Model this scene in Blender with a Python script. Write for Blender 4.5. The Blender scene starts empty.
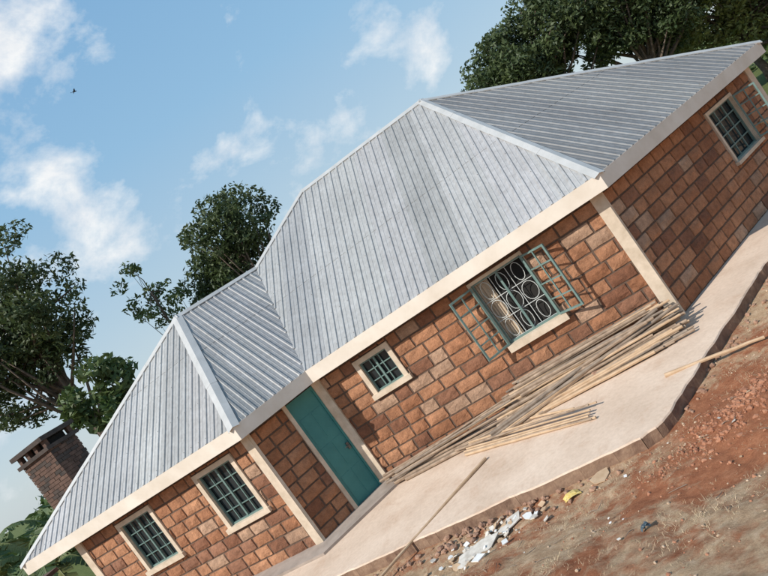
import bpy, math, random
import numpy as np
from mathutils import Vector, Matrix, noise
random.seed(7); np.random.seed(7)
scene=bpy.context.scene
COL=scene.collection

# ---------------------------------------------------------------- camera
f=600.0; th=math.radians(35.5); pitch=math.atan(22/600.0); hc=3.7
fw=Vector((0,math.cos(pitch),-math.sin(pitch)))
rt0=Vector((1,0,0)); up0=rt0.cross(fw)
right=rt0*math.cos(th)-up0*math.sin(th)
up=rt0*math.sin(th)+up0*math.cos(th)
cd=bpy.data.cameras.new('camera'); cam=bpy.data.objects.new('camera',cd); COL.objects.link(cam)
cam.matrix_world=Matrix(((right.x,up.x,-fw.x,0),(right.y,up.y,-fw.y,0),(right.z,up.z,-fw.z,hc),(0,0,0,1)))
cd.sensor_width=36; cd.lens=36*606/768; cd.clip_start=0.05; cd.clip_end=3000
scene.camera=cam
scene.view_settings.view_transform='Standard'; scene.view_settings.look='None'; scene.view_settings.exposure=0

# ---------------------------------------------------------------- materials
def newmat(name):
    m=bpy.data.materials.new(name); m.use_nodes=True
    nt=m.node_tree; b=nt.nodes['Principled BSDF']
    return m,nt,b
def N(nt,t,**kw):
    n=nt.nodes.new(t)
    for k,v in kw.items(): setattr(n,k,v)
    return n
def ramp(nt,fac,stops):
    r=N(nt,'ShaderNodeValToRGB'); e=r.color_ramp.elements
    while len(e)<len(stops): e.new(0.5)
    for i,(p,c) in enumerate(stops):
        e[i].position=p; e[i].color=(*c,1) if len(c)==3 else c
    nt.links.new(fac,r.inputs[0]); return r.outputs[0]
def noise_n(nt,scale,detail=6,rough=.6,vec=None,dist=0):
    n=N(nt,'ShaderNodeTexNoise'); n.inputs['Scale'].default_value=scale; n.inputs['Detail'].default_value=detail; n.inputs['Roughness'].default_value=rough; n.inputs['Distortion'].default_value=dist
    if vec is None:
        g=N(nt,'ShaderNodeNewGeometry'); vec=g.outputs['Position']
    nt.links.new(vec,n.inputs['Vector']); return n.outputs['Fac']
def mix(nt,fac,a,b,mode='MIX'):
    m=N(nt,'ShaderNodeMix',data_type='RGBA',blend_type=mode)
    for s,v in ((m.inputs[0],fac),(m.inputs[6],a),(m.inputs[7],b)):
        if hasattr(v,'is_linked') or hasattr(v,'links'): nt.links.new(v,s)
        elif isinstance(v,(int,float)): s.default_value=v
        else: s.default_value=(*v,1)
    return m.outputs[2]
def bump(nt,b,h,strength=.4,dist=.01):
    bn=N(nt,'ShaderNodeBump'); bn.inputs['Strength'].default_value=strength; bn.inputs['Distance'].default_value=dist
    nt.links.new(h,bn.inputs['Height']); nt.links.new(bn.outputs[0],b.inputs['Normal'])
def simple(name,c1,c2,scale=4,rough=.8,metal=0,bs=.3,bd=.004,bscale=60):
    m,nt,b=newmat(name)
    n=noise_n(nt,scale); c=ramp(nt,n,[(.3,c1),(.7,c2)])
    nt.links.new(c,b.inputs['Base Color']); b.inputs['Roughness'].default_value=rough; b.inputs['Metallic'].default_value=metal
    bump(nt,b,noise_n(nt,bscale),bs,bd)
    return m

def stone_mat():
    m,nt,b=newmat('quarry_stone')
    at=N(nt,'ShaderNodeVertexColor',layer_name='Col')
    n=noise_n(nt,9,8,.7); n2=noise_n(nt,60,4,.7); n3=noise_n(nt,1.1,3)
    c=mix(nt,.85,at.outputs[0],ramp(nt,n,[(.25,(.50,.45,.42)),(.5,(.88,.88,.88)),(.75,(1.25,1.22,1.2))]),'MULTIPLY')
    c=mix(nt,.6,c,ramp(nt,n2,[(.3,(.6,.6,.6)),(.65,(1.2,1.2,1.2))]),'MULTIPLY')
    c=mix(nt,.7,c,ramp(nt,n3,[(.35,(.68,.64,.62)),(.65,(1.12,1.12,1.12))]),'MULTIPLY')
    nt.links.new(c,b.inputs['Base Color']); b.inputs['Roughness'].default_value=.92
    bump(nt,b,noise_n(nt,28,8,.7),1.0,.025)
    return m
M_STONE=stone_mat()
M_MORTAR=simple('mortar_joint',(.085,.052,.037),(.15,.10,.07),12,.95,0,.5,.01,50)
M_PLASTER=simple('cream_plaster',(.50,.40,.29),(.70,.58,.455),5,.85,0,.3,.004,70)
M_FASCIA=simple('cream_fascia_board',(.64,.55,.45),(.76,.68,.585),2,.6,0,.15,.002,40)
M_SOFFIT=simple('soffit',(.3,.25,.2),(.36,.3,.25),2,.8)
M_TEAL=simple('teal_door_paint',(.032,.185,.180),(.050,.235,.222),3,.5,0,.1,.002,30)
M_STEEL=simple('green_grey_window_steel',(.10,.17,.155),(.16,.24,.22),8,.5,0,.1,.001,30)
M_WHITEGRILLE=simple('white_grille_paint',(.5,.52,.5),(.62,.64,.62),8,.5,0,.1,.001,30)
M_CURTAIN=simple('curtain_cloth',(.42,.33,.24),(.55,.45,.34),4,.9)
M_WOOD=simple('weathered_pole_wood',(.20,.135,.09),(.42,.31,.22),7,.85,0,.6,.006,60)
M_WOOD2=simple('fresh_timber',(.40,.26,.15),(.56,.40,.26),6,.8,0,.4,.004,60)
M_BARK=simple('tree_bark',(.07,.05,.035),(.16,.12,.09),6,.95,0,.8,.03,14)
M_CHIM=simple('chimney_brick',(.065,.038,.028),(.15,.085,.06),5,.95,0,.6,.01,30)
M_SOOT=simple('sooty_masonry',(.03,.025,.022),(.085,.06,.048),4,.95,0,.6,.01,30)
M_DARK=simple('dark_interior',(.01,.01,.01),(.02,.018,.016),3,.95)
M_DEBRIS=simple('broken_plaster_board',(.42,.37,.31),(.72,.66,.58),9,.9)
M_PAPER=simple('white_paper',(.66,.64,.60),(.8,.78,.75),9,.8)
M_ROCK=simple('rubble_rock',(.22,.11,.07),(.44,.27,.18),9,.95,0,.8,.02,30)
M_YELLOW=simple('yellow_plastic',(.65,.42,.05),(.75,.62,.30),30,.4)
M_BLUEDARK=simple('dark_plastic',(.03,.05,.06),(.07,.10,.12),20,.5)
def glass():
    m,nt,b=newmat('window_glass'); b.inputs['Base Color'].default_value=(.02,.027,.03,1); b.inputs['Roughness'].default_value=.12
    b.inputs['IOR'].default_value=1.5
    return m
M_GLASS=glass()
def roofmat():
    m,nt,b=newmat('galvanised_box_profile_sheet')
    at=N(nt,'ShaderNodeVertexColor',layer_name='Col')
    n=noise_n(nt,.9,6,.65); n2=noise_n(nt,16,6,.7)
    g=N(nt,'ShaderNodeNewGeometry'); mp=N(nt,'ShaderNodeMapping'); nt.links.new(g.outputs['Position'],mp.inputs[0]); mp.inputs['Scale'].default_value=(6,6,.8)
    n4=noise_n(nt,2.0,4,.6,mp.outputs[0])
    c=ramp(nt,n,[(.3,(.335,.33,.325)),(.7,(.425,.42,.415))])
    c=mix(nt,.45,c,ramp(nt,n2,[(.3,(.80,.78,.76)),(.65,(1.05,1.05,1.05))]),'MULTIPLY')
    c=mix(nt,.6,c,ramp(nt,n4,[(.35,(.78,.76,.74)),(.6,(1.04,1.04,1.04))]),'MULTIPLY')
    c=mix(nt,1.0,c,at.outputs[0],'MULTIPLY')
    nt.links.new(c,b.inputs['Base Color']); b.inputs['Metallic'].default_value=.15
    r=ramp(nt,n2,[(.3,(.45,.45,.45)),(.7,(.62,.62,.62))]); nt.links.new(r,b.inputs['Roughness'])
    bump(nt,b,noise_n(nt,5,3),.2,.025)
    return m
M_ROOF=roofmat()
M_CAP=simple('ridge_cap_flashing',(.40,.395,.38),(.50,.49,.475),3,.5,.1,.15,.004,10)
M_SCREW=simple('roof_screw',(.12,.11,.1),(.2,.18,.16),10,.5,.5)

# ---------------------------------------------------------------- mesh helper
class MB:
    def __init__(s): s.v=[];s.f=[];s.m=[];s.c=[];s.mats=[]
    def mi(s,mat):
        if mat not in s.mats: s.mats.append(mat)
        return s.mats.index(mat)
    def add(s,vs,fs,mat,col=None):
        o=len(s.v); s.v+= [tuple(v) for v in vs]; k=s.mi(mat)
        for q in fs: s.f.append(tuple(i+o for i in q)); s.m.append(k)
        s.c+= [col or (1,1,1,1)]*len(vs)
    def box(s,x0,x1,y0,y1,z0,z1,mat,M=None,col=None):
        vs=[Vector((x,y,z)) for x in (x0,x1) for y in (y0,y1) for z in (z0,z1)]
        if M is not None: vs=[M@v for v in vs]
        s.add(vs,[(0,1,3,2),(4,6,7,5),(0,4,5,1),(2,3,7,6),(0,2,6,4),(1,5,7,3)],mat,col)
    def obj(s,name,parent=None,smooth=False,colattr=False):
        me=bpy.data.meshes.new(name); me.from_pydata(s.v,[],s.f)
        for mt in s.mats: me.materials.append(mt)
        me.polygons.foreach_set('material_index',s.m)
        if colattr:
            a=me.color_attributes.new('Col','FLOAT_COLOR','POINT'); a.data.foreach_set('color',np.array(s.c,dtype=np.float32).ravel())
        if smooth: me.polygons.foreach_set('use_smooth',[True]*len(me.polygons))
        me.update()
        o=bpy.data.objects.new(name,me); COL.objects.link(o)
        if parent: o.parent=parent
        return o
    def tube(s,pts,radii,mat,n=7):
        pts=[Vector(p) for p in pts]; rings=[]
        for i,p in enumerate(pts):
            d=(pts[min(i+1,len(pts)-1)]-pts[max(i-1,0)]).normalized()
            a=d.cross(Vector((0.13,.21,1)));
            if a.length<.1: a=d.cross(Vector((1,0,0)))
            a.normalize(); b=d.cross(a)
            rings.append([p+(a*math.cos(2*math.pi*k/n)+b*math.sin(2*math.pi*k/n))*radii[i] for k in range(n)])
        vs=[v for r in rings for v in r]; fs=[]
        for i in range(len(pts)-1):
            for k in range(n):
                fs.append((i*n+k,i*n+(k+1)%n,(i+1)*n+(k+1)%n,(i+1)*n+k))
        fs.append(tuple(range(n))[::-1]); fs.append(tuple((len(pts)-1)*n+k for k in range(n)))
        s.add(vs,fs,mat)
def empty(name):
    e=bpy.data.objects.new(name,None); COL.objects.link(e); return e
def V2(x,y): return Vector((x,y))

# ---------------------------------------------------------------- house plan (metres)
C=V2(3.85,10.15); D=V2(-2.25,12.25)
e1=(C-D).normalized(); e2=V2(.857,.515).normalized()
R=C+e2*6.5; Pc=D-e2*1.72
e0=V2(.9205,-.3907).normalized(); L=Pc-e0*5.7
n2=V2(e2.y,-e2.x)
RB=R-n2*8.5; BM=V2(-1.5,22.0); LB=L+V2(-e0.y,e0.x)*6.0
house=empty('brick_house')
H=2.5
foot=[L,Pc,D,C,R,RB,BM,LB]
def inset(poly,d):
    n=len(poly); out=[]
    for i in range(n):
        a,b,c=poly[i-1],poly[i],poly[(i+1)%n]
        u=(b-a).normalized(); v=(c-b).normalized()
        nu=V2(-u.y,u.x); nv=V2(-v.y,v.x)
        k=1+nu.dot(nv); out.append(b+(nu+nv)*(d/k))
    return out

def wall(name,A,B,openings,zbase=-.2,detail=True,hcourse=.25):
    """stone wall from A to B (front face on the A-B line), openings=(s0,s1,z0,z1)"""
    L_=(B-A).length; e=(B-A).normalized(); nin=V2(-e.y,e.x)
    M=Matrix(((e.x,nin.x,0,A.x),(e.y,nin.y,0,A.y),(0,0,1,0),(0,0,0,1)))
    mb=MB()
    xs=sorted({0,L_}|{o[0] for o in openings}|{o[1] for o in openings})
    for i in range(len(xs)-1):
        xa,xb=xs[i],xs[i+1]; cuts=sorted([(o[2],o[3]) for o in openings if o[0]<=xa+1e-6 and o[1]>=xb-1e-6])
        z=zbase
        for c0,c1 in cuts:
            if c0>z: mb.box(xa,xb,.013,.2,z,c0,M_MORTAR,M)
            z=c1
        if z<H+.12: mb.box(xa,xb,.013,.2,z,H+.12,M_MORTAR,M)
    if detail:
        z=0.0; row=0
        while z<H-.02:
            z1=min(z+hcourse,H+.05); x=-random.uniform(0.1,.5) if row%2 else -random.uniform(.0,.2)
            while x<L_:
                w=random.uniform(.34,.56); rects=[(max(x,0.0),min(x+w,L_),z,z1)]; x+=w
                for o in openings:
                    nr=[]
                    for (a,b,c,d) in rects:
                        if b<=o[0] or a>=o[1] or d<=o[2] or c>=o[3]: nr.append((a,b,c,d)); continue
                        if a<o[0]: nr.append((a,o[0],c,d))
                        if b>o[1]: nr.append((o[1],b,c,d))
                        aa,bb=max(a,o[0]),min(b,o[1])
                        if c<o[2]: nr.append((aa,bb,c,o[2]))
                        if d>o[3]: nr.append((aa,bb,o[3],d))
                    rects=nr
                t=random.random(); q_=random.random()
                if q_>.30: base=Vector((.38,.165,.080)).lerp(Vector((.52,.26,.14)),t)
                elif q_>.12: base=Vector((.25,.105,.055)).lerp(Vector((.35,.17,.10)),t)
                else: base=Vector((.46,.29,.19)).lerp(Vector((.56,.36,.24)),t)
                for (a,b,c,d) in rects:
                    if b-a<.06 or d-c<.04: continue
                    g=.013; j=lambda s=.006: random.uniform(-s,s)
                    a0,b0,c0,d0=a+g,b-g,c+g,d-g
                    i_=.014; pr=-random.uniform(.004,.026)
                    nx=5; nz=4; vs=[]
                    for kz in range(nz):
                        for kx in range(nx):
                            fx=kx/(nx-1); fz=kz/(nz-1)
                            edge=kx in(0,nx-1) or kz in (0,nz-1)
                            xx=a0+i_*.8+(b0-a0-1.6*i_)*fx+j(.006); zz=c0+i_*.6+(d0-c0-1.2*i_)*fz+j(.006)
                            vs.append(M@Vector((xx,(pr*.2 if edge else pr)+j(.006),zz)))
                    fs=[(r*nx+k,r*nx+k+1,(r+1)*nx+k+1,(r+1)*nx+k) for r in range(nz-1) for k in range(nx-1)]
                    ring=[k for k in range(nx)]+[r*nx+nx-1 for r in range(1,nz)]+[(nz-1)*nx+k for k in range(nx-2,-1,-1)]+[r*nx for r in range(nz-2,0,-1)]; o=len(vs)
                    for q in ring:
                        fx=(q%nx)/(nx-1); fz=(q//nx)/(nz-1)
                        vs.append(M@Vector((a0+(b0-a0)*fx,.02,c0+(d0-c0)*fz)))
                    for q in range(len(ring)):
                        q2=(q+1)%len(ring); fs.append((ring[q],o+q,o+q2,ring[q2]))
                    mb.add(vs,fs,M_STONE,(*base,1))
            z=z1; row+=1
    mb.obj(name,house,colattr=True)
    return M

def post(mb,M,x0,x1,z0=0.0,z1=H+.06,pr=.045): mb.box(x0,x1,-pr,.03,z0,z1,M_PLASTER,M)

def surround(mb,M,x0,x1,z0,z1,w=.1,pr=.035,sill=True):
    mb.box(x0,x0+w,-pr,.12,z0+w,z1-w,M_PLASTER,M); mb.box(x1-w,x1,-pr,.12,z0+w,z1-w,M_PLASTER,M)
    mb.box(x0,x1,-pr,.12,z1-w,z1,M_PLASTER,M)
    mb.box(x0-.04,x1+.04,-pr-.05,.12,z0,z0+w,M_PLASTER,M)

def bars(mb,M,x0,x1,z0,z1,nx,nz,y=.06,t=.014,mat=None,fr=.035):
    mat=mat or M_STEEL
    mb.box(x0,x0+fr,y-.02,y+.02,z0,z1,mat,M); mb.box(x1-fr,x1,y-.02,y+.02,z0,z1,mat,M)
    mb.box(x0+fr,x1-fr,y-.019,y+.019,z0,z0+fr,mat,M); mb.box(x0+fr,x1-fr,y-.019,y+.019,z1-fr,z1,mat,M)
    for i in range(1,nx):
        x=x0+(x1-x0)*i/nx; mb.box(x-t,x+t,y-.012,y+.012,z0+fr,z1-fr,mat,M)
    for i in range(1,nz):
        z=z0+(z1-z0)*i/nz; mb.box(x0+fr,x1-fr,y-.010,y+.010,z-t,z+t,mat,M)

def window(name,M,x0,x1,z0,z1,nx=3,nz=4,w=.1):
    mb=MB(); surround(mb,M,x0,x1,z0,z1,w)
    a,b,c,d=x0+w,x1-w,z0+w,z1-w
    bars(mb,M,a,b,c,d,nx,nz,.05,.010)
    mb.box((a+b)/2-.02,(a+b)/2+.02,.02,.05,c+.035,d-.035,M_STEEL,M)
    mb.box(a,b,.085,.092,c,d,M_GLASS,M)
    mb.box(a,b,.17,.19,c,d,M_DARK,M)
    mb.obj(name,house)

def scroll_grille(mb,M,x0,x1,z0,z1,y,mat):
    r=.007
    def tb(pts): mb.tube([M@Vector((p[0],y,p[1])) for p in pts],[r]*len(pts),mat,5)
    w=x1-x0; h=z1-z0; cols=3
    for i in range(cols*2+1):
        x=x0+w*i/(cols*2)
        if i%2==0: tb([(x,z0),(x,z1)])
    for i in range(cols):
        cx=x0+w*(i+.5)/cols; rw=w/cols*.42
        for j in range(3):
            cz=z0+h*(j+.5)/3; rh=h/3*.44
            tb([(cx+rw*math.cos(t)*(1 if j%2 else .7),cz+rh*math.sin(t)) for t in [2*math.pi*k/14 for k in range(15)]])
    for j in range(4): tb([(x0,z0+h*j/3),(x1,z0+h*j/3)])

def shutter(mb,M,hx,side,ang,w,z0,z1,nx=2,nz=4):
    a=math.radians(ang)
    dx=side*math.cos(a); dy=-math.sin(a)
    Mh=M@Matrix(((dx,-dy,0,hx),(dy,dx,0,-.06),(0,0,1,0),(0,0,0,1)))
    bars(mb,Mh,0,w,z0,z1,nx,nz,0,.012)

# --- walls
mW=wall('wing_front_wall',L,Pc,[(5.7-1.72,5.7-.57,1.05,2.42),(5.7-4.32,5.7-3.14,1.1,2.42)])
mD=wall('entrance_wall',Pc,D,[(.92,1.60,-.2,2.5)])
mF=wall('main_front_wall',D,C,[(.92,1.78,1.55,2.42),(3.75,4.80,1.02,2.40)])
mR=wall('gable_side_wall',C,R,[(4.02,5.3,1.1,2.35)])
wall('back_side_wall',R,RB,[],detail=False); wall('back_wall',RB,BM,[],detail=False); wall('back_wing_wall',BM,LB,[],detail=False); wall('wing_side_wall',LB,L,[],detail=True)
# --- posts
mb=MB()
lf=(C-D).length
post(mb,mF,lf-.17,lf+.04); post(mb,mR,-.0,.05,pr=.05)
post(mb,mR,6.5-.2,6.5+.045)
post(mb,mW,5.7-.15,5.7+.04); post(mb,mD,0.0,.05,pr=.05)
post(mb,mW,-.045,.17)
post(mb,mF,.0,.12,pr=.06); post(mb,mD,1.60,1.70,pr=.05)
post(mb,mD,.84,.92,pr=.05)
mb.obj('plaster_corner_posts',house)
# --- door
mb=MB()
mb.box(.92,1.60,.02,.06,0.02,2.5,M_TEAL,mD)
mb.box(.92,.96,-.015,.03,.02,2.5,M_TEAL,mD); mb.box(1.56,1.60,-.015,.03,.02,2.5,M_TEAL,mD)
mb.box(.96,1.56,-.015,.03,2.44,2.5,M_TEAL,mD)
for z in (.12,.8,1.5,):
    mb.box(1.0,1.24,.014,.024,z,z+.58,M_TEAL,mD); mb.box(1.28,1.52,.014,.024,z,z+.58,M_TEAL,mD)
mb.box(1.48,1.53,-.03,.02,1.02,1.16,M_SCREW,mD)
mb.tube([mD@Vector((1.505,-.03,1.1)),mD@Vector((1.505,-.06,1.1)),mD@Vector((1.41,-.06,1.1))],[.009]*3,M_SCREW)
mb.box(.90,1.62,-.12,.2,.0,.02,M_PLASTER,mD)
mb.obj('steel_door',house)
# --- windows
window('wing_window',mW,5.7-1.72,5.7-.57,1.05,2.42,4,4)
window('wing_window_outer',mW,5.7-4.32,5.7-3.14,1.1,2.42,4,4)
window('small_window',mF,.92,1.78,1.55,2.42,3,3)
mb=MB()
x0,x1,z0,z1=3.75,4.80,1.02,2.40
mb.box(x0-.06,x1+.1,-.12,.14,z0-.04,z0+.09,M_PLASTER,mF)
mb.box(x0-.05,x0,-.03,.12,z0+.09,z1,M_PLASTER,mF); mb.box(x1,x1+.05,-.03,.12,z0+.09,z1,M_PLASTER,mF)
mb.box(x0-.05,x1+.05,-.03,.12,z1,z1+.06,M_PLASTER,mF)
bars(mb,mF,x0,x1,z0+.09,z1,1,1,.03,.015)
mb.box((x0+x1)/2-.02,(x0+x1)/2+.02,.01,.05,z0+.12,z1-.04,M_STEEL,mF)
scroll_grille(mb,mF,x0+.03,x1-.03,z0+.12,z1-.04,.075,M_WHITEGRILLE)
shutter(mb,mF,x0,-1,35,.52,z0+.1,z1-.02); shutter(mb,mF,x1,1,28,.52,z0+.1,z1-.02)
cv=[];cf=[]
for i in range(25):
    x=x0+.3*i/24; y=.15+.015*math.sin(i*1.4)
    cv+=[mF@Vector((x,y,z0+.05)),mF@Vector((x,y,z1))]
    if i: cf.append((2*i-2,2*i,2*i+1,2*i-1))
mb.add(cv,cf,M_CURTAIN)
mb.box(x0,x1,.19,.2,z0,z1,M_DARK,mF)
mb.obj('casement_window_open',house)
mb=MB()
x0,x1,z0,z1=4.02,5.3,1.1,2.35
surround(mb,mR,x0,x1,z0,z1,.07)
bars(mb,mR,x0+.07,x1-.07,z0+.07,z1-.07,3,4,.05); mb.box(x0+.07,x1-.07,.09,.1,z0+.07,z1-.07,M_GLASS,mR)
shutter(mb,mR,x1-.07,1,60,.45,z0+.1,z1-.08)
mb.obj('side_window',house)

# --- roof
ZE=2.83
o=.35
def off3(p,q,r):
    u=(q-p).normalized(); v=(r-q).normalized(); nu=V2(u.y,-u.x); nv=V2(v.y,-v.x)
    return q+(nu+nv)*(o/(1+nu.dot(nv)))
P_=off3(L,Pc,D); D_=off3(Pc,D,C); C_=off3(D,C,R); R_=off3(C,R,RB); RB_=off3(R,RB,BM); BM_=off3(RB,BM,LB)
L_=P_-e0*7.3; LB_=off3(BM,LB,L)+V2(-.9,.35)
eave=[L_,P_,D_,C_,R_,RB_,BM_,LB_]
t3=lambda p,z=ZE: Vector((p.x,p.y,z))
A=Vector((3.25,14.35,6.257)); A2=Vector((-.26,15.72,6.385)); P3=Vector((-2.31,15.19,5.413)); Q=Vector((-4.28,14.02,5.42))
roof=MB(); ribs=MB(); screws=MB()
def clip(poly,axis_val,keep_greater):
    out=[]
    for i in range(len(poly)):
        a,b=poly[i],poly[(i+1)%len(poly)]
        ia=(a[0]>=axis_val)==keep_greater; ib=(b[0]>=axis_val)==keep_greater
        if ia: out.append(a)
        if ia!=ib:
            t=(axis_val-a[0])/(b[0]-a[0]); out.append((axis_val,a[1]+(b[1]-a[1])*t))
    return out
def ribbed(poly,e=None,pitch_=.215,detail=True,shade_tone=1.0,h=.023):
    poly=[Vector(p) for p in poly]
    e=(poly[1]-poly[0]).normalized() if e is None else e
    n=Vector((0,0,0))
    for i in range(len(poly)): n+= (poly[i]-poly[0]).cross(poly[(i+1)%len(poly)]-poly[0])
    n.normalize()
    if n.z<0: n=-n
    u=n.cross(e).normalized()
    if u.z<0: u=-u
    O=poly[0]; pts=[((p-O).dot(e),(p-O).dot(u)) for p in poly]
    if not detail:
        roof.add(poly,[tuple(range(len(poly)))],M_ROOF); return n
    smin=min(p[0] for p in pts); smax=max(p[0] for p in pts)
    sheet=pitch_*4; cols={}
    k=0
    while smin+k*sheet<smax:
        g=shade_tone*random.uniform(.86,1.07); cols[k]=(g*random.uniform(.985,1.01),g,g*random.uniform(.985,1.02),1)
        pc=clip(clip(pts,smin+k*sheet,True),smin+(k+1)*sheet,False)
        if len(pc)>=3:
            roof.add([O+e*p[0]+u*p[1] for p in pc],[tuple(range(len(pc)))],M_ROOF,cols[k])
        k+=1
    s=smin+pitch_*.5
    def iv(s):
        ts=[]
        for i in range(len(pts)):
            a,b=pts[i],pts[(i+1)%len(pts)]
            if (a[0]-s)*(b[0]-s)<0: ts.append(a[1]+(b[1]-a[1])*(s-a[0])/(b[0]-a[0]))
        return (min(ts),max(ts)) if len(ts)>=2 else None
    while s<smax:
        cc=cols.get(int((s-smin)/sheet),(shade_tone,shade_tone,shade_tone,1))
        I=iv(s); wb,wt=.034,.018
        if I and I[1]-I[0]>.05:
            a,b=I[0]+.004,I[1]
            W=lambda ds,t,hh: O+e*(s+ds)+u*t+n*hh
            vs=[W(-wb,a,0),W(-wt,a,h),W(wt,a,h),W(wb,a,0),W(-wb,b,0),W(-wt,b,h),W(wt,b,h),W(wb,b,0)]
            ribs.add(vs,[(0,1,5,4),(1,2,6,5),(2,3,7,6),(0,3,2,1),(4,5,6,7)],M_ROOF,cc)
            t=.12
            while t<b-.1:
                if random.random()<.8:
                    p=W(0,t+random.uniform(-.02,.02),h); r=.010
                    q=[p+e*r,p+u*r,p-e*r,p-u*r,p+n*.012]
                    screws.add(q,[(0,1,4),(1,2,4),(2,3,4),(3,0,4)],M_SCREW)
                t+=.85
        I=iv(s+pitch_*.5)
        if I and I[1]-I[0]>.05:
            W=lambda d_,t,hh: O+e*(s+pitch_*.5+d_)+u*t+n*hh
            a,b=I[0]+.004,I[1]
            ribs.add([W(-.012,a,0),W(0,a,.006),W(.012,a,0),W(-.012,b,0),W(0,b,.006),W(.012,b,0)],[(0,1,4,3),(1,2,5,4)],M_ROOF,cc)
        s+=pitch_
    tl=2.35; 
    for k in range(200):
        sa=smin+(smax-smin)*k/200; sb=smin+(smax-smin)*(k+1)/200
        ia,ib=iv(sa+1e-4),iv(sb-1e-4)
        if ia and ib and ia[0]<tl<ia[1] and ib[0]<tl<ib[1]:
            W=lambda s_,t,hh: O+e*s_+u*t+n*hh
            ribs.add([W(sa,tl,.006),W(sb,tl,.006),W(sa,tl,0),W(sb,tl,0)],[(0,1,3,2)],M_SCREW)
    return n
# shade of the right and entrance slopes put into their sheet colour
nF=ribbed([t3(D_),t3(C_),A,A2,P3]); nG=ribbed([t3(C_),t3(R_),A],shade_tone=.56,h=.018); nS=ribbed([t3(P_),t3(D_),P3,Q],shade_tone=.86,h=.019); nL=ribbed([t3(L_),t3(P_),Q])
nB1=ribbed([t3(R_),t3(RB_),A]); nB2=ribbed([t3(RB_),t3(BM_),A2],detail=True); roof.add([t3(RB_),A2,A],[(0,1,2)],M_ROOF)
nB3=ribbed([t3(BM_),P3,A2],e=(t3(BM_)-t3(LB_)).normalized(),detail=False)
nB4=ribbed([t3(BM_),t3(LB_),Q],detail=True); roof.add([t3(BM_),Q,P3],[(0,1,2)],M_ROOF); nB5=ribbed([t3(LB_),t3(L_),Q])
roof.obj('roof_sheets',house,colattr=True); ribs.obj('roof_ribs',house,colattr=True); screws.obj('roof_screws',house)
caps=MB()
def cap(a,b,na,nb,w=.14,ext=.03,h=.026):
    d=(b-a).normalized(); a=a-d*ext
    ta=na.cross(d).normalized(); tb=nb.cross(d).normalized()
    if ta.dot(nb)>0: ta=-ta
    if tb.dot(na)>0: tb=-tb
    upn=(na+nb).normalized(); seg=max(2,int((b-a).length/1.2))
    for i in range(seg):
        aa=a.lerp(b,i/seg); bb=a.lerp(b,(i+1)/seg)+d*.04; hh=h+.003*(i%2); ww=w+random.uniform(-.006,.006)
        c0=aa+upn*(hh+.012); c1=bb+upn*(hh+.012)
        for t,n in ((ta,na),(tb,nb)):
            p0=aa+t*ww+n*hh; p1=bb+t*ww+n*hh
            caps.add([c0,c1,p1,p0,p1-n*.022,p0-n*.022],[(0,1,2,3),(3,2,4,5)],M_CAP)
cap(t3(C_),A,nF,nG,.105); cap(t3(R_),A,nG,nB1,.1); cap(A2,A,nF,nB2,.1,0); cap(P3,A2,nF,nB3,.09,0); cap(P3,Q,nS,nB4,.1,0)
cap(t3(P_),Q,nS,nL,.125); cap(t3(L_),Q,nL,nB5,.1)
caps.obj('ridge_caps',house)
# fascia
fo=inset(eave,-.012); fi=inset(eave,.03)
fb=MB()
n=len(eave)
for i in range(n):
    a,b=fo[i],fo[(i+1)%n]; c_,d_=fi[(i+1)%n],fi[i]
    fb.add([(a.x,a.y,2.56),(b.x,b.y,2.56),(c_.x,c_.y,2.56),(d_.x,d_.y,2.56),(a.x,a.y,2.835),(b.x,b.y,2.835),(c_.x,c_.y,2.835),(d_.x,d_.y,2.835)],
      [(0,1,5,4),(2,3,7,6),(0,3,2,1),(4,5,6,7)],M_FASCIA)
fb.obj('fascia_board',house)
sf=MB(); pts=inset(eave,.032); sf.add([(p.x,p.y,2.58) for p in pts],[tuple(range(n))],M_SOFFIT); sf.obj('soffit',house)
fl=MB(); pts=inset(foot,.1); fl.add([(p.x,p.y,.01) for p in pts],[tuple(range(n))],M_DARK); fl.obj('floor',house)
# --- chimney: rough brick stack with smoke openings under a slab cap
mb=MB()
ang=math.radians(-22); Mc=Matrix.Translation((-9.9,16.4,0))@Matrix.Rotation(ang,4,'Z')
mb.box(-.60,.60,-.43,.43,-.2,4.75,M_MORTAR,Mc)
row=0; z=2.4
while z<4.7:
    for (ax,lo,hi) in (('y-',-.62,.62),('x+',-.45,.45),('x-',-.45,.45)):
        x=lo-(.12 if row%2 else 0)
        while x<hi:
            a=max(x,lo)+.006; b=min(x+.25,hi)-.006; x+=.25
            if b-a<.03: continue
            pr=random.uniform(.015,.03)
            mt=random.choice([M_CHIM,M_CHIM,M_SOOT])
            if ax=='y-': mb.box(a,b,-.43-pr,-.42,z+.006,z+.094,mt,Mc)
            elif ax=='x+': mb.box(.59,.60+pr,a,b,z+.006,z+.094,mt,Mc)
            else: mb.box(-.60-pr,-.59,a,b,z+.006,z+.094,mt,Mc)
    z+=.1; row+=1
mb.box(-.70,.70,-.53,.53,4.75,4.85,M_SOOT,Mc)
for x in (-.62,-.25,.12,.50):
    for y in (-.45,.33): mb.box(x,x+.12,y,y+.12,4.85,5.04,M_CHIM,Mc)
mb.box(-.48,.48,-.30,.30,4.85,5.02,M_DARK,Mc)
mb.box(-.72,.72,-.55,.55,5.04,5.16,M_SOOT,Mc)
mb.obj('chimney',house)

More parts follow.
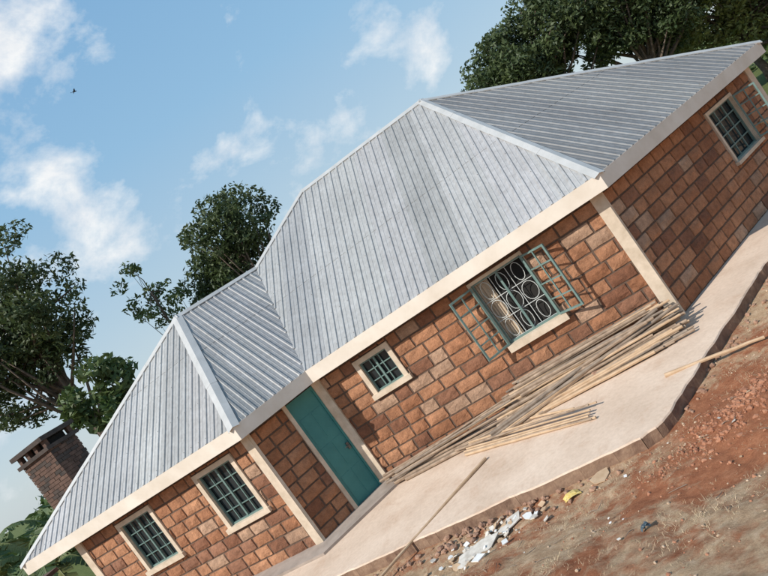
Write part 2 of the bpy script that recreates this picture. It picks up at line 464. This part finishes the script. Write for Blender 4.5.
# ---------------------------------------------------------------- apron slab
def concrete():
    m,nt,b=newmat('concrete_apron')
    n=noise_n(nt,.9,6,.65); n2=noise_n(nt,14,6,.7); n5=noise_n(nt,2.2,8,.7,None,.8)
    c=ramp(nt,n,[(.3,(.56,.42,.315)),(.5,(.65,.50,.385)),(.72,(.72,.57,.45))])
    c=mix(nt,.5,c,ramp(nt,n2,[(.3,(.78,.75,.71)),(.62,(1.05,1.05,1.05))]),'MULTIPLY')
    c=mix(nt,ramp(nt,n5,[(.52,(0,0,0)),(.74,(.5,.5,.5))]),c,(.44,.26,.155))
    nt.links.new(c,b.inputs['Base Color']); b.inputs['Roughness'].default_value=.9
    bump(nt,b,noise_n(nt,35,8,.7),.4,.006)
    return m
M_CONC=concrete()
M_SCREED=simple('grey_screed',(.27,.22,.185),(.40,.33,.28),3,.9,0,.5,.006,40)
M_CONCE=simple('apron_edge_concrete',(.16,.09,.06),(.32,.21,.14),6,.95,0,.7,.02,20)
SC=V2(1.71,7.45)
dl=V2(-4.98,2.18).normalized(); dr=V2(4.02,2.72).normalized()
outer=[SC+dl*14, SC+dl*.18, SC+dr*.22, SC+dr*10.2]
inner=[R+V2(3,1.0),RB,BM,LB,V2(-12.5,16)]
sl=MB(); 
pts=[]
for i in range(len(outer)-1):
    a,b=outer[i],outer[i+1]; k=max(1,int((b-a).length/.10))
    nn=(b-a).normalized(); nn=V2(nn.y,-nn.x)
    for j in range(k):
        p=a.lerp(b,j/k); pts.append(p+nn*(noise.noise((p.x*1.5,p.y*1.5,0))*.05+noise.noise((p.x*6,p.y*6,0))*.02+random.uniform(-.008,.008)))
pts.append(outer[-1]); pts+=inner
m_=len(pts)
sl.add([(p.x,p.y,0) for p in pts],[tuple(range(m_))],M_CONC)
no=len(pts)-len(inner)
for i in range(no-1):
    a,b=pts[i],pts[i+1]; nn=(b-a).normalized(); nn=V2(nn.y,-nn.x)*.014
    sl.add([(a.x,a.y,0),(b.x,b.y,0),(b.x+nn.x,b.y+nn.y,-.02),(a.x+nn.x,a.y+nn.y,-.02)],[(3,2,1,0)],M_CONC)
    sl.add([(b.x+nn.x,b.y+nn.y,-.02),(a.x+nn.x,a.y+nn.y,-.02),(b.x+nn.x,b.y+nn.y,-.5),(a.x+nn.x,a.y+nn.y,-.5)],[(3,2,0,1)],M_CONCE)
sl.obj('concrete_apron')
mb=MB()
off=.5
a=L+V2(e0.y,-e0.x)*off; b=Pc+V2(e0.y,-e0.x)*off+e0*.28; d_=D+n2*.42+e1*.35; e_=D+e1*.25
poly=[L,a,b,d_,e_,D,Pc]; 
vs=[(p.x,p.y,.05) for p in poly]+[(p.x,p.y,-.02) for p in poly]; k=len(poly)
mb.add(vs,[tuple(range(k))]+[(i,(i+1)%k,k+(i+1)%k,k+i) for i in range(k)],M_SCREED); mb.obj('entrance_step',house)

# ---------------------------------------------------------------- terrain
def wdist(x,y):
    wa=7.51-(.401*x+.916*y); wb=.56*x-.828*y+5.211
    return max(wa,wb)
def sp(w):
    return math.log1p(math.exp(min(w*3,40)))/3 if w<12 else w
def gz(x,y,fine=True):
    w=wdist(x,y)
    s=sp(w-.55); s=s if s<9 else 9+(1-math.exp(-(s-9)/6))*6
    z=-.2+.30*s
    dist=math.hypot(x,y-10)
    if w>-.3:
        k=min(1,max(0,(w+.1)/.8))
        heap=.13*math.exp(-((x-2.6)**2/.9+(y-6.5)**2/.35))
        z+=k*.10*noise.noise((x*.7,y*.7,1.3))+k*.045*noise.noise((x*2.7,y*2.7,4.3))+.02*noise.noise((x*9,y*9,2))*k+.010*noise.noise((x*23,y*23,8))*k+heap*k
    else: z-=.03
    if dist>28: z+=-.02*(dist-28) if y>10 and dist<150 else 0
    if y>10 and dist>=150: z-=2.44
    if dist>150: z+=6*noise.noise((x*.006,y*.006,0))*min(1,(dist-150)/200)
    return z
def axis(lo,hi,a,b,step):
    c=list(np.arange(a,b,step)); g=step; x=a
    pre=[]; 
    while x>lo: g*=1.28; x-=g; pre.append(x)
    x=c[-1]; g=step; post_=[]
    while x<hi: g*=1.28; x+=g; post_.append(x)
    return pre[::-1]+c+post_
xs=axis(-900,900,-5,8.5,.05); ys=axis(-900,900,2.2,11.5,.05)
vv=[(x,y,gz(x,y)) for y in ys for x in xs]; nx=len(xs)
ff=[(j*nx+i,j*nx+i+1,(j+1)*nx+i+1,(j+1)*nx+i) for j in range(len(ys)-1) for i in range(nx-1)]
def soil():
    m,nt,b=newmat('dry_soil_and_straw')
    g=N(nt,'ShaderNodeNewGeometry')
    n1=noise_n(nt,.9,6,.7,None,.6); n2=noise_n(nt,7,8,.75); n3=noise_n(nt,70,6,.8); n5=noise_n(nt,2.3,6,.7,None,1.0)
    straw=ramp(nt,n2,[(.3,(.36,.22,.13)),(.5,(.52,.35,.215)),(.7,(.68,.50,.34))])
    red=ramp(nt,n2,[(.3,(.26,.09,.045)),(.55,(.40,.16,.08)),(.75,(.50,.25,.145))])
    vm=N(nt,'ShaderNodeVectorMath',operation='DISTANCE'); nt.links.new(g.outputs['Position'],vm.inputs[0]); vm.inputs[1].default_value=(2.6,6.4,.1)
    mr=N(nt,'ShaderNodeMapRange'); nt.links.new(vm.outputs['Value'],mr.inputs[0]); mr.inputs[1].default_value=.3; mr.inputs[2].default_value=2.0; mr.inputs[3].default_value=.36; mr.inputs[4].default_value=-.01
    ad=N(nt,'ShaderNodeMath',operation='ADD'); nt.links.new(n1,ad.inputs[0]); nt.links.new(mr.outputs[0],ad.inputs[1])
    ad2=N(nt,'ShaderNodeMath',operation='MULTIPLY_ADD'); nt.links.new(n5,ad2.inputs[0]); ad2.inputs[1].default_value=.5; nt.links.new(ad.outputs[0],ad2.inputs[2])
    fac=ramp(nt,ad2.outputs[0],[(.70,(0,0,0)),(.86,(1,1,1))])
    c=mix(nt,fac,straw,red)
    c=mix(nt,.7,c,ramp(nt,n3,[(.3,(.55,.52,.48)),(.5,(.97,.97,.97)),(.7,(1.2,1.2,1.2))]),'MULTIPLY')
    sx=N(nt,'ShaderNodeSeparateXYZ'); nt.links.new(g.outputs['Position'],sx.inputs[0])
    mr2=N(nt,'ShaderNodeMapRange'); nt.links.new(sx.outputs['Y'],mr2.inputs[0]); mr2.inputs[1].default_value=16; mr2.inputs[2].default_value=24
    c=mix(nt,mr2.outputs[0],c,ramp(nt,n2,[(.3,(.05,.08,.02)),(.7,(.16,.17,.06))]))
    nt.links.new(c,b.inputs['Base Color']); b.inputs['Roughness'].default_value=.97
    b.inputs['Specular IOR Level'].default_value=.15
    bump(nt,b,noise_n(nt,26,10,.85),.8,.035)
    return m
M_SOIL=soil()
tb_=MB(); tb_.add(vv,ff,M_SOIL); tb_.obj('ground',smooth=True)

def lumps(name,places,mats):
    mb=MB()
    import bmesh
    bm=bmesh.new(); bmesh.ops.create_icosphere(bm,subdivisions=1,radius=1); bv=[v.co.copy() for v in bm.verts]; bf=[tuple(v.index for v in f_.verts) for f_ in bm.faces]; bm.free()
    for (x,y,z,r) in places:
        rz=Matrix.Rotation(random.uniform(0,6.3),3,'Z')@Matrix.Rotation(random.uniform(0,6.3),3,'X')
        s=Vector((r*random.uniform(.7,1.3),r*random.uniform(.7,1.3),r*random.uniform(.5,.9)))
        vs=[]
        for v in bv:
            w=rz@(v*random.uniform(.75,1.15)); vs.append((x+w.x*s.x,y+w.y*s.y,z+w.z*s.z))
        mb.add(vs,bf,random.choice(mats))
    return mb.obj(name)
M_CLODR=simple('clod_soil',(.25,.095,.05),(.44,.21,.12),3,.97); M_CLODT=simple('clod_tan',(.36,.24,.15),(.58,.43,.30),3,.97)
pl=[]
while len(pl)<7500:
    x=random.uniform(-4.5,8.5); y=random.uniform(2,11); w=wdist(x,y)
    if w<.02: continue
    dn=noise.noise((x*.9,y*.9,7))
    if random.random()>.3+dn+(.4 if w<.5 else 0): continue
    r=.003+.018*random.random()**6
    pl.append((x,y,gz(x,y)+r*.2,r))
lumps('soil_clods_gravel',pl,[M_CLODR,M_CLODT])
pl=[]
for i in range(1500):
    x=random.gauss(2.55,.6); y=random.gauss(6.5,.35)
    if wdist(x,y)<.1: continue
    r=.005+.030*random.random()**4; pl.append((x,y,gz(x,y)+r*.2,r))
lumps('red_earth_heap',pl,[M_CLODR])
g=MB(); M_STRAW=simple('dry_straw',(.46,.33,.19),(.70,.55,.36),20,.9); M_STRAWD=simple('olive_dry_grass',(.22,.19,.09),(.38,.31,.17),20,.9)
cnt=0
while cnt<30000:
    x=random.uniform(-4.5,8.5); y=random.uniform(2.2,10.5); w=wdist(x,y)
    if w<.12: continue
    nn=noise.noise((x*.9,y*.9,3.1))+.6*noise.noise((x*4,y*4,1))
    if nn<-.04 or math.hypot(x-2.6,(y-6.5)*1.4)<.9*random.uniform(.6,1.3): cnt+=.02; continue
    z=gz(x,y); a=random.uniform(0,6.3); l=random.uniform(.02,.07)*(1.3 if nn>.2 else .9); lean=random.uniform(.5,2.5)
    d=Vector((math.cos(a),math.sin(a),0)); s=Vector((-d.y,d.x,0))*.0018
    p=Vector((x,y,z-.003)); tip=p+Vector((0,0,l/(1+lean)))+d*l*lean*.6
    g.add([p-s,p+s,tip],[(0,1,2)],M_STRAWD if random.random()<.15 else M_STRAW); cnt+=1
g.obj('dry_grass')

# ---------------------------------------------------------------- poles, planks, debris
def pole(mb,a,b,r,mat,bend=.03,n=7):
    a=Vector(a);b=Vector(b); k=7; ph=Vector((random.uniform(-1,1),random.uniform(-1,1),random.uniform(-.4,.4)))*bend
    pts=[a.lerp(b,i/k)+ph*math.sin(math.pi*i/k)+Vector((random.uniform(-1,1),random.uniform(-1,1),random.uniform(-1,1)))*.004 for i in range(k+1)]
    mb.tube(pts,[r*(1.15-.35*i/k)*random.uniform(.93,1.07) for i in range(k+1)],mat,n)
M_WOOD3=simple('grey_pole_wood',(.16,.12,.09),(.32,.25,.19),7,.85,0,.6,.006,60)
WM=[M_WOOD,M_WOOD,M_WOOD3,M_WOOD2]
mb=MB()
wd_=Vector((e1.x,e1.y,0)); wn=Vector((e1.y,-e1.x,0))
W0=Vector((D.x,D.y,0))
for i in range(90):
    u=random.random(); offw=.07+.84*u; hmax=.60*(1-u)**.7+.06; z=random.uniform(.03,hmax)
    sa=random.uniform(3.05,3.75)-(.2 if u>.5 else 0); sb=random.uniform(5.75,6.5)
    rot=random.uniform(-.10,.06)+.06
    a=W0+wd_*sa+wn*(offw-rot*.5)+Vector((0,0,max(.03,z-random.uniform(0,.12)))); b=W0+wd_*sb+wn*(offw+rot+.02)+Vector((0,0,z))
    pole(mb,a,b,random.uniform(.018,.034),random.choice(WM))
for i in range(5):
    a=W0+wd_*random.uniform(2.7,3.1)+wn*random.uniform(.7,1.05)+Vector((0,0,.04+.03*i)); b=W0+wd_*random.uniform(5.9,6.9)+wn*random.uniform(.45,.8)+Vector((0,0,.35+.03*i))
    pole(mb,a,b,random.uniform(.025,.034),random.choice(WM))
mb.obj('timber_pole_pile')
mb=MB()
for i in range(17):
    a=W0+wd_*random.uniform(.12,.7)+wn*random.uniform(.18,.55)+Vector((0,0,.04+.012*i)); b=W0+wd_*random.uniform(3.1,4.1)+wn*random.uniform(.25,.75)+Vector((0,0,.05+.022*i))
    pole(mb,a,b,random.uniform(.02,.032),random.choice(WM))
mb.obj('timber_pole_pile')
mb=MB()
for i in range(7):
    pole(mb,(-.5+random.uniform(-.2,.2),10.70+i*.05,.03+.012*i),(1.55+random.uniform(-.25,.1),8.72+i*.06+random.uniform(0,.06),.03+.012*i),random.uniform(.016,.026),random.choice([M_WOOD2,M_WOOD2,M_WOOD]))
mb.obj('timber_batten_bundle')
mb=MB(); pole(mb,(-.27,10.0,.03),(-2.9,8.45,-.02),.026,M_WOOD2); mb.obj('wooden_pole')
mb=MB(); pole(mb,(.25,11.0,.03),(1.35,9.5,.04),.022,M_WOOD2); mb.obj('wooden_pole')
mb=MB(); pole(mb,(2.55,8.55,.03),(3.75,7.95,gz(3.75,7.95)+.06),.028,M_WOOD2,.01); mb.obj('wooden_pole')
pR=C+e2*5.6; q=pR+n2*1.3+e2*1.4
mb=MB(); pole(mb,(pR.x+n2.x*.05,pR.y+n2.y*.05,1.45),(q.x,q.y,.03),.045,M_WOOD2,.01); mb.obj('wooden_beam')
def slabpiece(mb,x,y,r,mat,th_=.012,tilt=.15,asp=1,rz=None):
    k=random.randint(4,6); a0=random.uniform(0,6.3) if rz is None else rz; z=max(gz(x,y),0 if wdist(x,y)<0 else -9)+.02
    Mx=Matrix.Translation((x,y,z+r*tilt*.3))@Matrix.Rotation(a0,4,'Z')@Matrix.Rotation(random.uniform(-tilt,tilt),4,'X')
    vs=[];
    for h in (0,th_):
        for i in range(k):
            random_r=[1,.8,1.1,.9,1,.85][i]; a=2*math.pi*i/k
            vs.append(Mx@Vector((math.cos(a)*r*random_r*asp,math.sin(a)*r*random_r,h)))
    fs=[tuple(range(k))[::-1],tuple(range(k,2*k))]+[(i,(i+1)%k,k+(i+1)%k,k+i) for i in range(k)]
    mb.add(vs,fs,mat)
mb=MB()
slabpiece(mb,-1.0,7.75,.20,M_DEBRIS,asp=1.9,rz=.25); slabpiece(mb,-.45,8.0,.15,M_DEBRIS,asp=1.5,rz=.6); slabpiece(mb,-1.0,7.42,.10,M_PAPER); slabpiece(mb,-.62,7.5,.06,M_PAPER,tilt=.4); slabpiece(mb,-.2,7.85,.07,M_PAPER,tilt=.4)
slabpiece(mb,.86,7.62,.13,M_WOOD2,asp=1.3,rz=.6)
for i in range(70):
    slabpiece(mb,random.gauss(-.8,.45),random.gauss(8.0,.18),random.uniform(.015,.07),random.choice([M_DEBRIS,M_DEBRIS,M_PAPER,M_WOOD2]),tilt=.6)
for i in range(40):
    slabpiece(mb,random.uniform(-2.5,3),random.uniform(4.8,7.6),random.uniform(.008,.03),random.choice([M_DEBRIS,M_PAPER,M_WOOD2]),th_=.004,tilt=.5)
mb.obj('rubbish_debris')
mb=MB()
for i in range(60):
    x=random.uniform(-2.5,5); y=random.uniform(4.2,7.4)
    if wdist(x,y)<.2: continue
    a=random.uniform(0,6.3); l=random.uniform(.05,.22); x2=x+math.cos(a)*l; y2=y+math.sin(a)*l
    mb.tube([(x,y,gz(x,y)+.012),((x+x2)/2+.01,(y+y2)/2,gz((x+x2)/2,(y+y2)/2)+.02),(x2,y2,gz(x2,y2)+.012)],[.004,.0035,.002],M_WOOD3,5)
mb.obj('fallen_twigs')
pl=[]
for i in range(120):
    x=random.gauss(-.9,.8); y=7.51/.916-.438*x-.05+random.uniform(-.4,.05); r=random.uniform(.012,.06); pl.append((x,y,gz(x,y)+r*.5,r))
pl+=[(2.05,9.95,.1,.12),(1.85,10.0,.07,.08),(-.35,11.1,.07,.10),(-.1,11.2,.05,.06)]
for i in range(60):
    t=random.random(); p=SC+dr*t*6; x=p.x+random.gauss(.1,.1); y=p.y-abs(random.gauss(.1,.1)); r=random.uniform(.012,.05); pl.append((x,y,gz(x,y)+r*.4,r))
lumps('rubble_stones',pl,[M_ROCK])
mb=MB()
def packet(mb,x,y,r,mat):
    z=gz(x,y)+.01; k=5; vs=[]
    for i in range(k):
        for j in range(k):
            vs.append((x+(i/(k-1)-.5)*r*2+random.uniform(-.01,.01),y+(j/(k-1)-.5)*r*1.3+random.uniform(-.01,.01),z+.035*math.sin(math.pi*i/(k-1))+random.uniform(0,.02)))
    mb.add(vs,[(i*k+j,(i+1)*k+j,(i+1)*k+j+1,i*k+j+1) for i in range(k-1) for j in range(k-1)],mat)
packet(mb,.42,7.70,.12,M_YELLOW); mb.obj('yellow_packet')
mb=MB(); packet(mb,.68,5.45,.05,M_BLUEDARK); packet(mb,.70,5.47,.035,M_BLUEDARK); mb.obj('plastic_scrap')

# ---------------------------------------------------------------- vegetation
def leafmat(name,c1,c2):
    m,nt,b=newmat(name); oi=noise_n(nt,1.3,3); n2=noise_n(nt,30,2)
    c=ramp(nt,oi,[(.35,c1),(.65,c2)]); c=mix(nt,.6,c,ramp(nt,n2,[(.3,(.6,.6,.6)),(.7,(1.3,1.3,1.2))]),'MULTIPLY')
    nt.links.new(c,b.inputs['Base Color']); b.inputs['Roughness'].default_value=.6
    tr=N(nt,'ShaderNodeBsdfTranslucent'); nt.links.new(c,tr.inputs[0]); mx=N(nt,'ShaderNodeMixShader'); mx.inputs[0].default_value=.25
    out=nt.nodes['Material Output']; nt.links.new(b.outputs[0],mx.inputs[1]); nt.links.new(tr.outputs[0],mx.inputs[2]); nt.links.new(mx.outputs[0],out.inputs[0])
    return m
L_DARK=leafmat('dark_leaves',(.038,.064,.022),(.085,.115,.038)); L_MID=leafmat('mid_leaves',(.055,.10,.028),(.12,.16,.05)); L_LIGHT=leafmat('light_leaves',(.14,.17,.045),(.25,.25,.09))
def leafcloud(mb,centers,per,size,mat,sq=.75,elong=1.7):
    P=[];
    for c,r in centers:
        k=int(per*(r**2)); d=np.random.normal(size=(k,3)); d/=np.linalg.norm(d,axis=1)[:,None]
        rr=r*np.random.uniform(.35,1.08,size=(k,1))**.6
        p=d*rr; p[:,2]*=sq; P.append(p+np.array(c))
    P=np.vstack(P); n=len(P)
    a=np.random.normal(size=(n,3)); a/=np.linalg.norm(a,axis=1)[:,None]; b=np.cross(a,np.random.normal(size=(n,3))); b/=np.linalg.norm(b,axis=1)[:,None]
    s=size*np.random.uniform(.6,1.3,size=(n,1))
    q=np.stack([P-a*s*elong*.5,P+b*s*.35,P+a*s*elong*.5,P-b*s*.35],1).reshape(-1,3)
    o=len(mb.v); mb.v+=list(map(tuple,q)); k=mb.mi(mat)
    mb.f+=[(o+4*i,o+4*i+1,o+4*i+2,o+4*i+3) for i in range(n)]; mb.m+=[k]*n; mb.c+=[(1,1,1,1)]*(4*n)
def tree(name,base,top,crown,clr,trunk_r,mat,per=260,size=.16,nclump=40,seed=1,droop=0):
    random.seed(seed); np.random.seed(seed)
    root=empty(name); mb=MB(); base=Vector(base); top=Vector(top)
    pts=[base.lerp(top,i/6)+Vector((random.uniform(-1,1),random.uniform(-1,1),0))*.12*(i>0) for i in range(7)]
    mb.tube(pts,[trunk_r*(1.25-.8*i/6) for i in range(7)],M_BARK,9)
    cl=[]
    for i in range(nclump):
        cc,cr=random.choice(crown); cc=Vector(cc)
        while True:
            d=Vector([random.uniform(-1,1) for _ in range(3)])
            if .3<d.length<1: break
        p=cc+Vector((d.x*cr[0],d.y*cr[1],d.z*cr[2])); r=random.uniform(*clr)
        cl.append((p,r))
        if i%2==0:
            s=pts[random.randint(3,6)]; mid=s.lerp(p,.5)+Vector((random.uniform(-.3,.3),random.uniform(-.3,.3),-.15))
            mb.tube([s,mid,p],[trunk_r*.35,trunk_r*.2,trunk_r*.06],M_BARK,5)
    t=mb.obj('trunk_and_limbs',root,smooth=True)
    lf_=MB(); leafcloud(lf_,cl,per,size,mat); lf_.obj('crown',root)
    return root
tree('broadleaf_tree',(-11.9,24,-.3),(-12.6,24,10.0),[((-12.9,24,11.4),(3.3,2.4,2.9)),((-12.1,23.5,9.6),(2.6,1.5,2.2)),((-14.2,24,8.8),(2.0,1.5,2.2))],(.4,.85),.26,L_DARK,420,.135,130,3)
tree('broadleaf_tree',(-4.0,26,-.3),(-4.3,26,8.2),[((-4.2,26,8.7),(2.2,1.9,1.4)),((-5.0,26,7.2),(1.7,1.4,1.3))],(.4,.8),.2,L_DARK,430,.135,75,5)
tree('sparse_tree',(-7.6,25,-.3),(-7.9,25,8.2),[((-7.9,25,8.0),(1.2,1.1,1.6))],(.22,.42),.09,L_MID,330,.14,28,9)
tree('broadleaf_tree',(11,28,-.3),(11,28,7),[((10.6,28,7.0),(2.5,2,2.0)),((13.5,28.5,7.9),(2.6,2,2.3))],(.5,.95),.3,L_DARK,400,.145,125,11)
tree('broadleaf_tree',(16.5,29,-.3),(16.6,29,6.5),[((16.3,29,7.6),(3.0,2,2.6)),((18.7,29,6.2),(2.4,2,2.4))],(.5,.95),.3,L_DARK,400,.145,135,13)
tree('mango_tree',(-10.3,20.5,-.3),(-10.3,20.5,4.9),[((-10.1,20.5,5.7),(1.3,1.1,.9)),((-9.6,20.5,4.6),(1.0,1,1.1))],(.3,.55),.10,L_MID,330,.22,34,17)
tree('yellow_green_tree',(22.5,31,-.3),(22.5,31,3.5),[((21.6,31,5.0),(3.4,2,2.6)),((25,30,2.9),(2.7,2,2.7))],(.5,1.0),.2,L_LIGHT,330,.17,115,19)
random.seed(4); np.random.seed(4)
mb=MB(); cl=[]
for i in range(260):
    a=math.radians(random.uniform(-75,75)); d=random.uniform(45,75); cl.append((Vector((math.sin(a)*d,math.cos(a)*d,random.uniform(-1.5,2.6))),random.uniform(1.6,3.0)))
leafcloud(mb,cl,34,.6,L_MID); mb.obj('distant_trees')
def banana(name,x,y,h,seed):
    random.seed(seed); mb=MB(); z0=-.3
    mb.tube([(x,y,z0),(x+.05,y,h*.4),(x,y,h*.75)],[.16,.13,.08],L_MID,9)
    for i in range(9):
        a=2*math.pi*i/9+random.uniform(-.3,.3); l=random.uniform(1.5,2.2); d=Vector((math.cos(a),math.sin(a),0)); s=Vector((-d.y,d.x,0)); k=14
        el=random.uniform(.5,1.2); mt=random.choice([L_LIGHT,L_MID,L_MID])
        def P(t): return Vector((x,y,h*.72))+d*(l*t*.85)+Vector((0,0,l*(el*t-1.15*t*t)))
        mb.tube([P(j/8) for j in range(9)],[.022-.002*j for j in range(9)],L_LIGHT,5)
        for j in range(k*2):
            t0=.08+.92*j/(k*2); t1=t0+.9/(k*2)
            w=.27*math.sin(math.pi*min(1,t0*.9+.06))**.6
            for sg in (-1,1):
                dr_=random.uniform(.06,.2); fw_=d*.05
                mb.add([P(t0),P(t1),P(t1)+s*w*sg+fw_-Vector((0,0,dr_)),P(t0)+s*w*sg+fw_-Vector((0,0,dr_))],[(0,1,2,3)],mt)
    mb.obj(name)
for i,(x,y,h) in enumerate([(-13.2,18,3.6),(-12.2,17.2,2.7),(-14.6,18.6,4.6),(-11.6,19,3.3)]): banana('banana_plant',x,y,h,30+i)
sh=empty('brick_outhouse'); mb=MB()
Ms=Matrix.Translation((-12.3,14.9,0))@Matrix.Rotation(math.radians(-22),4,'Z')
mb.box(-1,1,-.8,.8,-.3,2.1,M_CHIM,Ms); mb.obj('walls',sh); mb=MB(); mb.box(-1.15,1.15,-.95,.95,2.1,2.2,M_CHIM,Ms); mb.obj('roof_ledge',sh)
def bird(name,c,s,a):
    mb=MB(); c=Vector(c); Mx=Matrix.Translation(c)@Matrix.Rotation(a,4,'Z')@Matrix.Scale(s,4)
    mb.tube([Mx@Vector(p) for p in ((-.5,0,0),(-.3,0,.02),(0,0,0),(.35,0,.02),(.5,0,0))],[.01*s,.07*s,.12*s,.07*s,.01*s],M_DARK,7)
    for sg in (-1,1):
        mb.add([Mx@Vector(p) for p in ((.2,0,.03),(.15,sg*.5,.25),(-.05,sg*1.0,.1),(-.1,sg*.5,.2),(-.2,0,.03))],[(0,1,3,4),(1,2,3)],M_DARK)
    mb.add([Mx@Vector(p) for p in ((-.4,0,0),(-.75,.12,0),(-.75,-.12,0))],[(0,1,2)],M_DARK)
    mb.obj(name)
bird('flying_bird',(-3.35,15,11.4),.13,.6); bird('flying_bird',(2.75,15,10.2),.13,2.2)

# ---------------------------------------------------------------- light and sky
S=Vector((-.70,-.42,.64)).normalized()
sun=bpy.data.lights.new('sun','SUN'); sun.energy=5.0; sun.angle=math.radians(.5); sun.color=(1,.95,.87)
so=bpy.data.objects.new('sun',sun); COL.objects.link(so); so.rotation_euler=S.to_track_quat('Z','Y').to_euler()
w=bpy.data.worlds.new('World'); scene.world=w; w.use_nodes=True; nt=w.node_tree
bg=nt.nodes['Background']; sky=N(nt,'ShaderNodeTexSky',sky_type='NISHITA'); sky.sun_disc=False
sky.sun_elevation=math.asin(S.z); sky.sun_rotation=math.atan2(S.x,S.y); sky.air_density=1.0; sky.dust_density=1.2; sky.ozone_density=1.6
tc=N(nt,'ShaderNodeTexCoord'); vec=tc.outputs['Generated']
mp=N(nt,'ShaderNodeMapping'); nt.links.new(vec,mp.inputs[0]); mp.inputs['Scale'].default_value=(1,1,1.35); mp.inputs['Rotation'].default_value=(0,math.radians(25),0)
nz=noise_n(nt,6.5,10,.60,mp.outputs[0],.15)
tot=None
for (dx,dy,dz,wd,amp) in [(-150,614,385,.20,.27),(-207,610,262,.13,.29),(-195,607,195,.12,.25),(-103,611,300,.07,.12),(151,608,206,.07,.15),(178,605,150,.09,.13),(-330,607,150,.26,.23),(-60,600,110,.20,.13),(60,600,95,.20,.13),(0,608,215,.05,.08)]:
    v=Vector((dx,dy,dz)).normalized()
    dn=N(nt,'ShaderNodeVectorMath',operation='DISTANCE'); nt.links.new(vec,dn.inputs[0]); dn.inputs[1].default_value=v
    mr=N(nt,'ShaderNodeMapRange',interpolation_type='SMOOTHSTEP'); nt.links.new(dn.outputs['Value'],mr.inputs[0]); mr.inputs[1].default_value=0; mr.inputs[2].default_value=wd; mr.inputs[3].default_value=amp; mr.inputs[4].default_value=0
    if tot is None: tot=mr.outputs[0]
    else:
        ad=N(nt,'ShaderNodeMath',operation='MAXIMUM'); nt.links.new(tot,ad.inputs[0]); nt.links.new(mr.outputs[0],ad.inputs[1]); tot=ad.outputs[0]
ad=N(nt,'ShaderNodeMath',operation='ADD'); nt.links.new(tot,ad.inputs[0]); nt.links.new(nz,ad.inputs[1])
mask=ramp(nt,ad.outputs[0],[(.60,(0,0,0)),(.69,(.40,.40,.40)),(.82,(1,1,1))])
sz=N(nt,'ShaderNodeSeparateXYZ'); nt.links.new(vec,sz.inputs[0])
grad=ramp(nt,sz.outputs[2],[(0,(5.4,6.1,6.4)),(.16,(4.1,5.5,6.5)),(.36,(2.7,4.75,6.7)),(.6,(1.9,3.9,6.3))])
hz=mix(nt,.8,sky.outputs[0],grad)
shade=ramp(nt,noise_n(nt,9,6,.6,mp.outputs[0]),[(.35,(6.6,6.9,7.3)),(.6,(8.0,8.1,8.1))])
col=mix(nt,mask,hz,shade)
nt.links.new(col,bg.inputs[0]); bg.inputs[1].default_value=.12
